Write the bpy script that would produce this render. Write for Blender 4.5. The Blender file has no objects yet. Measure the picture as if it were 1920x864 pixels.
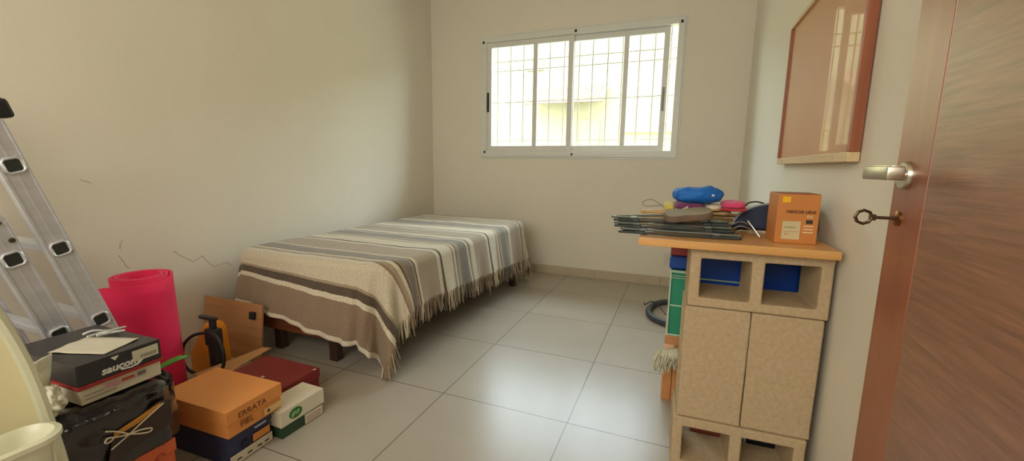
import bpy, bmesh, math, random
from mathutils import Vector, Matrix, noise
random.seed(7)
S = bpy.context.scene
C = S.collection
PI = math.pi

# ------------------------------------------------------------------ camera, world, light
EXPOSURE = 0.55
cam = bpy.data.cameras.new('camera'); cam.sensor_width = 36; cam.lens = 784.589 / 1920 * 36
cam.clip_start = 0.02
camo = bpy.data.objects.new('camera', cam); C.objects.link(camo); S.camera = camo
yaw, pitch, roll, CAMH = -0.3767, -0.1548, 0.0135, 1.0733
fw = Vector((math.sin(yaw) * math.cos(pitch), math.cos(yaw) * math.cos(pitch), math.sin(pitch)))
rt = Vector((math.cos(yaw), -math.sin(yaw), 0)); up = rt.cross(fw)
rt, up = math.cos(roll) * rt + math.sin(roll) * up, -math.sin(roll) * rt + math.cos(roll) * up
M = Matrix((rt, up, -fw)).transposed().to_4x4(); M.translation = (0, 0, CAMH); camo.matrix_world = M

S.view_settings.view_transform = 'Standard'; S.view_settings.look = 'None'
S.view_settings.gamma = 1; S.view_settings.exposure = EXPOSURE; S.view_settings.use_curve_mapping = False

w = bpy.data.worlds.new('sky'); S.world = w; w.use_nodes = True
bg = w.node_tree.nodes['Background']; bg.inputs[0].default_value = (0.74, 0.91, 1.0, 1); bg.inputs[1].default_value = 11.0

def light(name, kind, loc, target, energy, color, size=None, sizey=None):
    l = bpy.data.lights.new(name, kind); l.energy = energy; l.color = color
    if size: l.shape = 'RECTANGLE'; l.size = size; l.size_y = sizey or size
    o = bpy.data.objects.new(name, l); C.objects.link(o); o.location = loc
    o.rotation_euler = (Vector(target) - Vector(loc)).to_track_quat('-Z', 'Y').to_euler()
    return o
sun = light('sun', 'SUN', (-6, 5, 6), (-6 + 2.0, 5 - .38, 6 - 1.5), 5.0, (1.0, .93, .75)); sun.data.angle = .01
# window portal only guides the sampling of the sky through the opening
por = light('window_portal', 'AREA', (-.98, 4.14, 1.73), (-.98, 0, 1.73), 1, (1, 1, 1), 1.8, 1.1); por.data.cycles.is_portal = True
# unseen soft fill light added behind the camera to brighten the room
light('rear_fill_light', 'AREA', (-.8, -1.35, 1.8), (-.5, 2.0, .3), 38, (1.0, .95, .86), 2.2, 1.4)

# ------------------------------------------------------------------ helpers
def lin(c):
    return tuple((x / 255 / 12.92 if x <= 10.3 else ((x / 255 + .055) / 1.055) ** 2.4) for x in c)
MATS = {}
def nd(nt, t, **kw):
    n = nt.nodes.new(t)
    for k, v in kw.items():
        if k.startswith('i_'): n.inputs[k[2:].replace('_', ' ')].default_value = v
        else: setattr(n, k, v)
    return n
def mat(name, rgb, rough=.6, metal=0., var=.08, scale=8., bump=0., bscale=60., coat=0., stretch=(1, 1, 1), spec=.5, sheen=0., trans=0., coatrough=.1, alpha=1.):
    """procedural material: noise-varied colour + noise bump, object coordinates"""
    if name in MATS: return MATS[name]
    m = bpy.data.materials.new(name); m.use_nodes = True; nt = m.node_tree; b = nt.nodes['Principled BSDF']
    col = lin(rgb)
    tc = nd(nt, 'ShaderNodeTexCoord'); mp = nd(nt, 'ShaderNodeMapping'); mp.inputs['Scale'].default_value = stretch
    nt.links.new(tc.outputs['Object'], mp.inputs[0])
    n = nd(nt, 'ShaderNodeTexNoise', i_Scale=scale, i_Detail=5.); nt.links.new(mp.outputs[0], n.inputs['Vector'])
    r = nd(nt, 'ShaderNodeValToRGB'); e = r.color_ramp.elements
    e[0].position = .3; e[1].position = .7
    e[0].color = tuple(x * (1 - var) for x in col) + (1,); e[1].color = tuple(min(1, x * (1 + var)) for x in col) + (1,)
    nt.links.new(n.outputs[0], r.inputs[0]); nt.links.new(r.outputs[0], b.inputs['Base Color'])
    b.inputs['Roughness'].default_value = rough; b.inputs['Metallic'].default_value = metal
    b.inputs['Coat Weight'].default_value = coat; b.inputs['Coat Roughness'].default_value = coatrough
    b.inputs['Specular IOR Level'].default_value = spec; b.inputs['Sheen Weight'].default_value = sheen
    b.inputs['Transmission Weight'].default_value = trans; b.inputs['Alpha'].default_value = alpha
    if bump:
        n2 = nd(nt, 'ShaderNodeTexNoise', i_Scale=bscale, i_Detail=6.); nt.links.new(mp.outputs[0], n2.inputs['Vector'])
        bp = nd(nt, 'ShaderNodeBump', i_Strength=bump, i_Distance=.01)
        nt.links.new(n2.outputs[0], bp.inputs['Height']); nt.links.new(bp.outputs[0], b.inputs['Normal'])
    MATS[name] = m; return m

class MB:
    """collects shapes into one mesh"""
    def __init__(s): s.bm = bmesh.new()
    def _add(s, bm2, T=None):
        if T is not None: bm2.transform(T)
        me = bpy.data.meshes.new('t'); bm2.to_mesh(me); bm2.free(); s.bm.from_mesh(me); bpy.data.meshes.remove(me)
    def box(s, lo, hi, bev=0., T=None, seg=2):
        b = bmesh.new(); bmesh.ops.create_cube(b, size=1)
        lo, hi = Vector(lo), Vector(hi); c = (lo + hi) / 2; d = hi - lo
        for v in b.verts: v.co = Vector((v.co.x * d.x, v.co.y * d.y, v.co.z * d.z)) + c
        if bev: bmesh.ops.bevel(b, geom=b.edges[:], offset=min(bev, min(d) * .45), segments=seg, affect='EDGES', profile=.5)
        s._add(b, T); return s
    def ring(s, x0, x1, z0, z1, wl, wr, wb, wt, y0, y1, T=None, bev=.002):
        """rectangular picture-frame ring in the xz plane as one closed surface"""
        b = bmesh.new(); O = [(x0, z0), (x1, z0), (x1, z1), (x0, z1)]; I = [(x0 + wl, z0 + wb), (x1 - wr, z0 + wb), (x1 - wr, z1 - wt), (x0 + wl, z1 - wt)]
        V = [[b.verts.new((x, y, z)) for x, z in L] for L, y in ((O, y0), (I, y0), (I, y1), (O, y1))]
        for A, B in zip(V, V[1:] + V[:1]):
            for k in range(4): b.faces.new((A[k], A[(k + 1) % 4], B[(k + 1) % 4], B[k]))
        bmesh.ops.recalc_face_normals(b, faces=b.faces[:])
        if bev: bmesh.ops.bevel(b, geom=b.edges[:], offset=bev, segments=2, affect='EDGES', profile=.5)
        s._add(b, T); return s
    def tube(s, pts, r, n=8, closed=False, T=None, flat=1.):
        b = bmesh.new(); pts = [Vector(p) for p in pts]; N = len(pts); rings = []; prev = None
        for i, p in enumerate(pts):
            if closed: t = pts[(i + 1) % N] - pts[i - 1]
            else: t = pts[min(i + 1, N - 1)] - pts[max(i - 1, 0)]
            t.normalize()
            if prev is None:
                a = Vector((0, 0, 1)) if abs(t.z) < .9 else Vector((1, 0, 0)); u = t.cross(a).normalized()
            else: u = (prev - t * prev.dot(t)).normalized()
            prev = u; v = t.cross(u); rr = r[i] if isinstance(r, (list, tuple)) else r
            rings.append([b.verts.new(p + u * rr * math.cos(2 * PI * k / n) + v * rr * flat * math.sin(2 * PI * k / n)) for k in range(n)])
        for i in range(N if closed else N - 1):
            A, B = rings[i], rings[(i + 1) % N]
            for k in range(n): b.faces.new((A[k], A[(k + 1) % n], B[(k + 1) % n], B[k]))
        if not closed: b.faces.new(rings[0][::-1]); b.faces.new(rings[-1])
        s._add(b, T); return s
    def lathe(s, prof, n=24, T=None, sx=1., sy=1.):
        b = bmesh.new(); rings = []
        for r, z in prof: rings.append([b.verts.new((r * sx * math.cos(2 * PI * k / n), r * sy * math.sin(2 * PI * k / n), z)) for k in range(n)])
        for A, B in zip(rings, rings[1:]):
            for k in range(n): b.faces.new((A[k], A[(k + 1) % n], B[(k + 1) % n], B[k]))
        if prof[0][0] > 1e-6: b.faces.new(rings[0][::-1])
        if prof[-1][0] > 1e-6: b.faces.new(rings[-1])
        bmesh.ops.remove_doubles(b, verts=b.verts[:], dist=1e-6)
        s._add(b, T); return s
    def prism(s, poly, h, T=None, bev=0.):
        """poly in local xy, extruded 0..h in z"""
        b = bmesh.new(); lo = [b.verts.new((x, y, 0)) for x, y in poly]; hi = [b.verts.new((x, y, h)) for x, y in poly]; n = len(poly)
        b.faces.new(lo[::-1]); b.faces.new(hi)
        for i in range(n): b.faces.new((lo[i], lo[(i + 1) % n], hi[(i + 1) % n], hi[i]))
        bmesh.ops.recalc_face_normals(b, faces=b.faces[:])
        if bev: bmesh.ops.bevel(b, geom=b.edges[:], offset=bev, segments=2, affect='EDGES', profile=.5)
        s._add(b, T); return s
    def grid(s, f, nu, nv, closed_u=False):
        b = bmesh.new(); V = [[b.verts.new(f(i / nu, j / nv)) for j in range(nv + 1)] for i in range(nu if closed_u else nu + 1)]
        for i in range(nu):
            for j in range(nv):
                i2 = (i + 1) % len(V)
                b.faces.new((V[i][j], V[i2][j], V[i2][j + 1], V[i][j + 1]))
        s._add(b); return s
    def build(s, name, m, parent=None, smooth=False, solid=0., sub=0, autos=True):
        me = bpy.data.meshes.new(name)
        if parent is not None:
            rt_ = parent
            while rt_.parent: rt_ = rt_.parent          # parts keep identity local transforms
            s.bm.transform(rt_.matrix_world.inverted())
        bmesh.ops.recalc_face_normals(s.bm, faces=s.bm.faces[:])
        s.bm.to_mesh(me); s.bm.free()
        for mm in (m if isinstance(m, (list, tuple)) else [m]): me.materials.append(mm)
        o = bpy.data.objects.new(name, me); C.objects.link(o)
        if parent is not None: o.parent = parent
        if smooth:
            for p in me.polygons: p.use_smooth = True
            if autos:
                try: me.set_sharp_from_angle(angle=math.radians(40))
                except Exception: pass
        if solid:
            md = o.modifiers.new('solid', 'SOLIDIFY'); md.thickness = solid; md.offset = 0
        if sub:
            md = o.modifiers.new('sub', 'SUBSURF'); md.levels = sub; md.render_levels = sub
        return o
def tag(o, label=None, cat=None, group=None, kind=None):
    if label: o['label'] = label
    if cat: o['category'] = cat
    if group: o['group'] = group
    if kind: o['kind'] = kind
    return o
def thing(name, label, cat, loc=(0, 0, 0), group=None, rz=0.):
    o = bpy.data.objects.new(name, None); C.objects.link(o); o.location = loc; o.rotation_euler = (0, 0, rz); o.empty_display_size = .05
    o.matrix_world = Matrix.Translation(loc) @ Matrix.Rotation(rz, 4, 'Z')
    return tag(o, label, cat, group)
def struct(o, label=None):
    return tag(o, label, None, None, 'structure')
def text_mb(txt, size, T, depth=.0006, shear=0., bold=0.):
    cu = bpy.data.curves.new('txt', 'FONT'); cu.body = txt; cu.size = size; cu.extrude = depth; cu.shear = shear; cu.offset = bold
    cu.resolution_u = 3
    ob = bpy.data.objects.new('txt', cu); C.objects.link(ob)
    dg = bpy.context.evaluated_depsgraph_get(); me = bpy.data.meshes.new_from_object(ob.evaluated_get(dg))
    bpy.data.objects.remove(ob); me.transform(T)
    mb = MB(); mb.bm.from_mesh(me); bpy.data.meshes.remove(me); return mb
def frame_px(o, fx=Vector((0, 1, 0)), fy=Vector((0, 0, 1))):
    """matrix whose local x runs along fx and local y along fy, origin o"""
    fx = Vector(fx).normalized(); fy = Vector(fy); fz = fx.cross(fy).normalized(); fy = fz.cross(fx)
    m = Matrix((fx, fy, fz)).transposed().to_4x4(); m.translation = o; return m
def smooth_path(P, n=8, closed=False):
    P = [Vector(p) for p in P]; out = []; N = len(P)
    rng = range(N if closed else N - 1)
    for i in rng:
        p0 = P[i - 1] if (closed or i > 0) else P[0]; p1 = P[i]; p2 = P[(i + 1) % N]; p3 = P[(i + 2) % N] if (closed or i + 2 < N) else P[-1]
        for k in range(n):
            t = k / n
            out.append(.5 * ((2 * p1) + (p2 - p0) * t + (2 * p0 - 5 * p1 + 4 * p2 - p3) * t * t + (3 * p1 - p0 - 3 * p2 + p3) * t ** 3))
    if not closed: out.append(P[-1])
    return out

# ------------------------------------------------------------------ room dimensions
WL, WR, D, YF, ZC = -2.5, .472, 3.965, -1.6, 3.0
TH = .2
WX0, WX1, WZ0, WZ1 = -1.90, -.055, 1.165, 2.30

# --- setting materials
paint = mat('wall_paint', (228, 221, 204), .75, var=.025, scale=1.3, bump=.04, bscale=90, spec=.25)
def floor_material():
    m = bpy.data.materials.new('floor_tile'); m.use_nodes = True; nt = m.node_tree; b = nt.nodes['Principled BSDF']
    tc = nd(nt, 'ShaderNodeTexCoord'); mp = nd(nt, 'ShaderNodeMapping'); mp.inputs['Location'].default_value = (.9705 + .6 * 5, -1.5992 + .6 * 5, 0)
    nt.links.new(tc.outputs['Object'], mp.inputs[0])
    br = nd(nt, 'ShaderNodeTexBrick', offset=0., squash=1.)
    for k, v in (('Scale', 1.), ('Mortar Size', .0022), ('Mortar Smooth', .1), ('Brick Width', .6), ('Row Height', .6), ('Bias', 0.)): br.inputs[k].default_value = v
    br.inputs['Color1'].default_value = lin((184, 174, 158)) + (1,); br.inputs['Color2'].default_value = lin((179, 169, 153)) + (1,)
    br.inputs['Mortar'].default_value = lin((112, 100, 88)) + (1,)
    nt.links.new(mp.outputs[0], br.inputs['Vector'])
    n = nd(nt, 'ShaderNodeTexNoise', i_Scale=3., i_Detail=6.); nt.links.new(tc.outputs['Object'], n.inputs['Vector'])
    mx = nd(nt, 'ShaderNodeMixRGB', blend_type='MULTIPLY'); mx.inputs[0].default_value = .18
    nt.links.new(br.outputs['Color'], mx.inputs[1]); nt.links.new(n.outputs[0], mx.inputs[2]); nt.links.new(mx.outputs[0], b.inputs['Base Color'])
    b.inputs['Roughness'].default_value = .27; b.inputs['Specular IOR Level'].default_value = .38
    bp = nd(nt, 'ShaderNodeBump', i_Strength=.3, i_Distance=.002, invert=True); nt.links.new(br.outputs['Fac'], bp.inputs['Height']); nt.links.new(bp.outputs[0], b.inputs['Normal'])
    return m
struct(MB().box((WL - TH, YF - TH, -.12), (WR + TH, D + TH, 0)).build('floor', floor_material()))
struct(MB().box((WL - TH, YF - TH, ZC), (WR + TH, D + TH, ZC + .15)).build('ceiling', paint))
wl = struct(MB().box((WL - TH, YF - TH, 0), (WL, D + TH, ZC)).build('wall_left', paint))
struct(MB().box((WR, YF - TH, 0), (WR + TH, D + TH, ZC)).build('wall_right', paint))
struct(MB().box((WL, YF - TH, 0), (WR, YF, ZC)).build('wall_front', paint))
wb = MB()
wb.box((WL, D, 0), (WX0, D + TH, ZC)).box((WX1, D, 0), (WR, D + TH, ZC)).box((WX0, D, 0), (WX1, D + TH, WZ0)).box((WX0, D, WZ1), (WX1, D + TH, ZC))
struct(wb.build('wall_back', paint))
tilem = mat('baseboard_tile', (190, 176, 150), .4, var=.04)
def baseboard(name, horiz, a0, a1):
    mb = MB(); k = a0
    while k < a1:
        e = min(k + .6, a1) - .002
        mb.box((k, D - .011, 0), (e, D, .085), .002) if horiz else mb.box((WL, k, 0), (WL + .011, e, .085), .002)
        k += .6
    struct(mb.build(name, tilem))
baseboard('baseboard_back', True, WL, WR); baseboard('baseboard_left', False, YF, D - .012)
# hairline cracks in the plaster of the left wall
ck = mat('crack_dark', (124, 110, 90), .9)
for path in ([(1.041, .987), (1.06, .975), (1.079, .967)], [(1.141, .618), (1.155, .59), (1.163, .56), (1.182, .542)], [(1.378, .595), (1.41, .56), (1.477, .515), (1.522, .537), (1.545, .50), (1.575, .463), (1.654, .475), (1.685, .448)], [(1.165, .687), (1.15, .66), (1.152, .64)]):
    pts = []
    for (a, b2), (c, d2) in zip(path, path[1:]):
        for k in range(6):
            t = k / 6; pts.append((WL, a + (c - a) * t + random.uniform(-.003, .003), b2 + (d2 - b2) * t + random.uniform(-.003, .003)))
    MB().tube(pts, .001, 5).build('wall_crack', ck, wl)

# ------------------------------------------------------------------ window_1 (white aluminium slider)
walu = mat('white_aluminium', (222, 222, 214), .35, var=.02, spec=.5)
rub = mat('black_plastic', (24, 24, 26), .45)
win = struct(bpy.data.objects.new('window_1', None), 'white aluminium two-sash sliding window in the back wall'); C.objects.link(win)
win.location = ((WX0 + WX1) / 2, D, WZ0); win.matrix_world = Matrix.Translation(win.location)
f = MB(); y0, y1 = D - .012, D + .07
fx0, fx1, fz0, fz1, fwid = WX0 - .012, WX1 + .014, WZ0 - .012, WZ1 + .012, .052
f.ring(fx0, fx1, fz0, fz1, fwid, fwid, fwid + .01, fwid, y0, y1, None, .003)
f.ring(fx0 - .013, fx1 + .013, fz0 - .013, fz1 + .013, .012, .012, .012, .012, D - .007, D + .009)
f.box((fx0 + .06, y0 - .006, fz0 + .012), (fx1 - .06, y0 + .004, fz0 + .030), .002)
f.build('window_frame', walu, win)
glass = bpy.data.materials.new('window_glass'); glass.use_nodes = True
nt = glass.node_tree; nt.nodes.remove(nt.nodes['Principled BSDF'])
tr = nd(nt, 'ShaderNodeBsdfTransparent'); tr.inputs[0].default_value = (.985, .99, .985, 1); gl = nd(nt, 'ShaderNodeBsdfGlossy'); gl.inputs['Roughness'].default_value = .02
fr = nd(nt, 'ShaderNodeFresnel'); fr.inputs[0].default_value = 1.12; mxs = nd(nt, 'ShaderNodeMixShader')
nt.links.new(fr.outputs[0], mxs.inputs[0]); nt.links.new(tr.outputs[0], mxs.inputs[1]); nt.links.new(gl.outputs[0], mxs.inputs[2]); nt.links.new(mxs.outputs[0], nt.nodes['Material Output'].inputs[0])
def sash(xa, xb, yy, mull, lab):
    s = MB(); z0, z1 = 1.205, 2.26; w_ = .048
    s.ring(xa, xb, z0, z1, w_, w_, w_ + .012, w_, yy, yy + .028, None, .003)
    s.box((mull - .021, yy + .002, z0 + w_), (mull + .021, yy + .026, z1 - w_ + .004), .002)
    so = s.build('sash', walu, win)
    MB().box((xa + w_ * .7, yy + .012, z0 + w_ * .7), (xb - w_ * .7, yy + .016, z1 - w_ * .7)).build('pane', glass, so)
    return so
sA = sash(-1.862, -.985, D + .005, -1.355, 'left'); sB = sash(-1.03, -.155, D + .037, -.515, 'right')
MB().box((-1.858, D - .004, 1.60), (-1.838, D + .012, 1.79), .004).build('handle', rub, sA)['label'] = 'black recessed sash handle'
MB().box((-.192, D + .026, 1.56), (-.172, D + .042, 1.76), .004).build('handle', mat('grey_plastic', (130, 134, 138), .4), sB)['label'] = 'grey recessed sash handle'
for (sx_, sz_) in ((-1.891, 2.263), (-1.878, 1.203), (-.967, 2.285), (-.967, 1.18), (-.068, 2.272)):
    MB().box((sx_ - .010, D - .018, sz_ - .012), (sx_ + .010, D - .0121, sz_ + .012), .003).build('corner_plug', rub, win)
# security grille outside
bars = thing('security_grille', 'thin metal security grille fixed outside the sliding window', 'grille', (-.98, D + .17, WZ0))
iron = mat('grille_metal', (150, 140, 118), .5, var=.1)
gy = D + .17
for xg in (-1.815, -1.672, -1.533, -1.395, -1.258, -1.113, -.965, -.837, -.696, -.563, -.412, -.282, -.15):
    MB().tube([(xg, gy, WZ0 + .001), (xg, gy, WZ1 - .001)], .0058, 8).build('upright_bar', iron, bars)
for zg in (1.325, 1.712, 2.025, 2.115):
    MB().tube([(WX0 + .001, gy + .012, zg), (WX1 - .001, gy + .012, zg)], .0046, 8).build('cross_bar', iron, bars)

# ------------------------------------------------------------------ outdoors seen through the window
stucco = mat('outdoor_plaster', (136, 126, 92), .9, var=.04, scale=3, bump=.1, bscale=40)
struct(MB().box((-14, D + TH + .02, -.3), (10, 12, -.1)).build('ground', mat('yard_concrete', (150, 146, 130), .9)), 'paved yard outside the window')
nh = thing('neighbour_house', 'pale plastered house with reddish lean-to roof seen through the window', 'house', (-2, 8.6, -.1))
MB().box((-12, 8.6, -.1), (9, 9.0, 3.8)).build('wall', stucco, nh)
rf = MB()
for k in range(16):
    x0_ = -3.0 + k * .1
    rf.tube([(x0_ + .05, 8.0, 2.30), (x0_ + .05, 8.62, 2.62)], .055, 8)
rf.box((-3.0, 7.98, 2.26), (-1.4, 8.06, 2.30)); rf.build('tile_roof', mat('pale_roof_tile', (136, 108, 86), .85, var=.1, scale=20), nh, smooth=True)
MB().box((-1.95, 8.56, 1.25), (-1.55, 8.62, 2.0), .01).build('window_shutter', mat('pale_shutter', (132, 122, 90), .8), nh)
MB().box((-3.1, 8.54, 3.0), (-2.75, 8.62, 3.2), .01).build('vent_panel', mat('vent_grey', (110, 104, 84), .8), nh)
yw = MB().box((-1.0, 7.2, -.1), (.9, 7.4, 1.62)).box((-1.02, 7.16, 1.62), (.92, 7.44, 1.68)).build('garden_wall', mat('yellow_plaster', (148, 138, 88), .9))
tag(yw, 'low yellow plastered garden wall beyond the window grille', 'wall')

# ------------------------------------------------------------------ door_1 (open, along the right wall)
def wood(name, c1, c2, rough, axis, coat=0., fine=60, bump=.15):
    if name in MATS: return MATS[name]
    m = bpy.data.materials.new(name); m.use_nodes = True; nt = m.node_tree; b = nt.nodes['Principled BSDF']
    tc = nd(nt, 'ShaderNodeTexCoord'); mp = nd(nt, 'ShaderNodeMapping'); sc = [fine] * 3; sc[axis] = fine * .06; mp.inputs['Scale'].default_value = sc
    nt.links.new(tc.outputs['Object'], mp.inputs[0])
    n = nd(nt, 'ShaderNodeTexNoise', i_Scale=1., i_Detail=7., i_Roughness=.65, i_Distortion=.3); nt.links.new(mp.outputs[0], n.inputs['Vector'])
    r = nd(nt, 'ShaderNodeValToRGB'); e = r.color_ramp.elements; e[0].position = .35; e[1].position = .66
    e[0].color = lin(c1) + (1,); e[1].color = lin(c2) + (1,)
    nt.links.new(n.outputs[0], r.inputs[0]); nt.links.new(r.outputs[0], b.inputs['Base Color'])
    b.inputs['Roughness'].default_value = rough; b.inputs['Coat Weight'].default_value = coat; b.inputs['Coat Roughness'].default_value = .36
    if coat >= .9: b.inputs['Coat IOR'].default_value = 1.7
    bp = nd(nt, 'ShaderNodeBump', i_Strength=bump, i_Distance=.003); nt.links.new(n.outputs[0], bp.inputs['Height']); nt.links.new(bp.outputs[0], b.inputs['Normal'])
    MATS[name] = m; return m
DX = .40
door = struct(bpy.data.objects.new('door_1', None), 'brown wooden room door standing open beside the right wall'); C.objects.link(door)
door.location = (DX, .17, 0); door.matrix_world = Matrix.Translation(door.location)
MB().box((DX, .17, .012), (DX + .038, .943, 2.06), .001).build('door_panel', wood('door_wood', (118, 74, 50), (154, 102, 72), .5, 1, 1., 110, .35), door)
MB().box((DX - .0005, .945, .012), (DX + .0385, 1.066, 2.06), .002).build('stile', wood('door_stile_wood', (138, 70, 32), (154, 82, 42), .45, 2, .9, 30), door)
nickel = mat('brushed_nickel', (205, 198, 180), .3, 1.0, var=.03)
hy, hz = 1.018, 1.064
h = MB().lathe([(.0, 0), (.026, 0), (.0265, .004), (.024, .009), (.0, .0095)], 32, Matrix.Translation((DX, hy, hz)) @ Matrix.Rotation(-PI / 2, 4, 'Y'))
h.build('handle_rosette', nickel, door, smooth=True)
hl = MB().tube([(DX - .005, hy, hz), (DX - .045, hy, hz + .004)], .0095, 16)
hl.box((DX - .066, .922, hz - .008), (DX - .040, hy + .012, hz + .016), .003)
hl.box((DX - .060, .925, hz + .014), (DX - .046, hy + .010, hz + .018), .001)
hl.build('handle_lever', nickel, door, smooth=True)
MB().lathe([(.0, 0), (.0145, 0), (.0145, .003), (.012, .005), (.0, .005)], 24, Matrix.Translation((DX, 1.027, .981)) @ Matrix.Rotation(-PI / 2, 4, 'Y')).build('lock_escutcheon', mat('aged_brass', (140, 96, 60), .35, 1.), door, smooth=True)
for hzz in (.25, 1.05, 1.85):
    MB().tube([(DX - .004, .168, hzz - .05), (DX - .004, .168, hzz + .05)], .007, 10).build('hinge', nickel, door, smooth=True)
struct(MB().box((DX - .01, .08, 0), (WR, .158, 2.12), .003).build('trim_1', wood('door_stile_wood', 0, 0, 0, 0)), 'brown door post')
key = thing('key', 'dark bronze key with ring-shaped bow, sticking out of the door lock', 'key', (DX - .005, 1.027, .981))
kb = mat('dark_bronze', (96, 78, 60), .4, 1.0)
kx = DX - .005
MB().tube([(kx, 1.027, .981), (kx - .034, 1.027, .981)], .0032, 10).build('key_shaft', kb, key, smooth=True)
MB().tube([(kx - .05 + .0135 * math.cos(a), 1.027, .981 + .0135 * math.sin(a)) for a in [2 * PI * i / 8 for i in range(8)]], .0032, 6, True).box((kx - .041, 1.0245, .975), (kx - .030, 1.0295, .987), .001).build('key_bow', kb, key)

# ------------------------------------------------------------------ pin board
pb = thing('pin_board', 'brown wood-framed notice board hanging on the right wall, window mirrored in it', 'board', (.458, 1.95, 1.107))
bx, by0, by1, bz0, bz1 = .445, 1.490, 2.415, 1.1075, 1.722
BT = Matrix.Translation((WR, 0, bz1)) @ Matrix.Rotation(math.radians(0), 4, 'Y').inverted() @ Matrix.Translation((-WR, 0, -bz1))
MB().box((bx + .006, by0 + .002, bz0 + .002), (WR - .004, by1 - .002, bz1 - .002), 0, BT).build('panel', mat('board_face', (196, 138, 88), .5, var=.05, scale=3, bump=.02, coat=.4, coatrough=.02), pb)
fl = wood('board_frame_light', (206, 176, 132), (222, 196, 152), .45, 1, 0, 30); fd = wood('board_frame_red', (140, 78, 50), (160, 94, 62), .4, 2, .2, 30)
MB().box((bx - .006, by0 - .012, bz0 - .012), (WR - .003, by1 + .012, bz0 + .016), .002, BT).build('frame_bottom', fl, pb)
for ya, yb in ((by0 - .012, by0 + .004), (by1 - .0, by1 + .012)): MB().box((bx - .006, ya, bz0 + .0161), (WR - .003, yb, bz1 - .0041), .002, BT).build('frame_side', fd, pb)
MB().box((bx - .006, by0 - .012, bz1 - .004), (WR - .003, by1 + .012, bz1 + .014), .002, BT).build('frame_top', fl, pb)
for sy in (1.60, 1.95, 2.32): MB().lathe([(0, 0), (.004, 0), (.003, .002), (0, .0022)], 10, BT @ Matrix.Translation((bx - .006, sy, bz0 + .003)) @ Matrix.Rotation(-PI / 2, 4, 'Y')).build('screw', mat('steel', (170, 170, 168), .3, 1.), pb)

# ------------------------------------------------------------------ bed + blanket
bed = thing('single_bed', 'single bed with reddish wooden frame under the striped blanket', 'bed', (-1.78, 2.6, 0))
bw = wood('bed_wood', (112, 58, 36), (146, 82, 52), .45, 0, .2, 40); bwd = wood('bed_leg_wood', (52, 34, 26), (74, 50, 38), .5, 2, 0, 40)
BX0, BX1, BY0, BY1, ZT = -2.34, -1.33, 1.665, 3.60, .572
MB().box((-2.22, 1.612, .135), (-1.66, 1.642, .255), .006).build('foot_rail', bw, bed)
MB().box((BX0 + .02, 3.46, .165), (BX1 - .10, 3.495, .275), .006).build('head_rail', bw, bed)
for xs in (BX0 + .04, BX1 - .10): MB().box((xs, 1.75, .20), (xs + .03, 3.46, .275), .005).build('side_rail', bw, bed)
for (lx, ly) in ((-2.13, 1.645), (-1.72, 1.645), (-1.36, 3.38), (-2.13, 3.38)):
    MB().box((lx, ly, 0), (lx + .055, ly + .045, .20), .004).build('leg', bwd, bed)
MB().box((BX0 + .04, 1.75, .28), (BX1 - .06, 3.52, .552), .07, seg=4).build('mattress', mat('mattress_cloth', (190, 180, 165), .9), bed, smooth=True)

RC = .19
def drape(a, b, hem=99.):
    """cloth coordinate -> 3-D point hanging over a rounded rectangle"""
    x0, x1, yy0, yy1 = BX0, BX1, BY0, BY1
    RC = .06 if a < (BX0 + BX1) / 2 else (.19 if b < 2.6 else .10)
    q = Vector((min(max(a, x0 + RC), x1 - RC), min(max(b, yy0 + RC), yy1 - RC))); v = Vector((a, b)) - q; L = v.length
    sag = .006 * noise.noise(Vector((a * 3, b * 3, .3))) + .004 * noise.noise(Vector((a * 9, b * 9, 4)))
    if L <= RC: return Vector((a, b, ZT + sag))
    n = v / L; d = L - RC; p = q + n * RC
    r = .05; s = min(d, r * PI / 2); ang = s / r; h_ = r * math.sin(ang); vv = r * (1 - math.cos(ang)); e = d - s
    sl = math.radians(9) if abs(n.x) > abs(n.y) else math.radians(13)
    if abs(n.x) > .15 and abs(n.y) > .15: sl = math.radians(7)
    corner = abs(n.x * n.y) * 2
    arc = b if abs(n.x) > .9 else (a if abs(n.y) > .9 else math.atan2(n.y, n.x) * .35)
    rip = e * .55 * (.055 * math.sin(arc * 21 + .6) + .035 * math.sin(arc * 47 + 2) + .05 * noise.noise(Vector((a * 4, b * 4, 9))))
    rip += e * corner * .12 * math.sin(math.atan2(n.y, n.x) * 14)
    h_ += e * math.sin(sl) + rip; vv += e * math.cos(sl)
    z = ZT - vv
    if z < .05: h_ += (.05 - z) * .5; z = .05 - (.05 - z) * .12
    return Vector((p.x + n.x * h_, p.y + n.y * h_, z + sag * max(0, 1 - d * 8)))
def Lf(a):
    t = (a + 2.44) / .7; return .30 + .11 * min(max(t, 0), 1.25)
def Lr(b):
    return .285 + .075 * min(max((b - 2.0) / 1.3, 0), 1.1)
NA, NB = 110, 330
A0 = BX0 - .24
def cloth_ab(u, v):
    b0, b1 = BY0 - .47, BY1 + .40
    b = b0 + (b1 - b0) * v
    a = A0 + (BX1 + Lr(b) - A0) * u
    # the foot hem slants: remap the first rows so the hem follows Lf
    bh = BY0 - Lf(a)
    if v < .3: b = bh + (b0 + (b1 - b0) * .3 - bh) * (v / .3)
    return a, b
cr, tn, tp, gy_, dk, wh = (214, 203, 178), (170, 153, 129), (150, 129, 106), (136, 129, 120), (98, 86, 72), (224, 214, 190)
stripes = []
def add(*seq):
    for t, c in seq: stripes.append((t, c))
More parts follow.
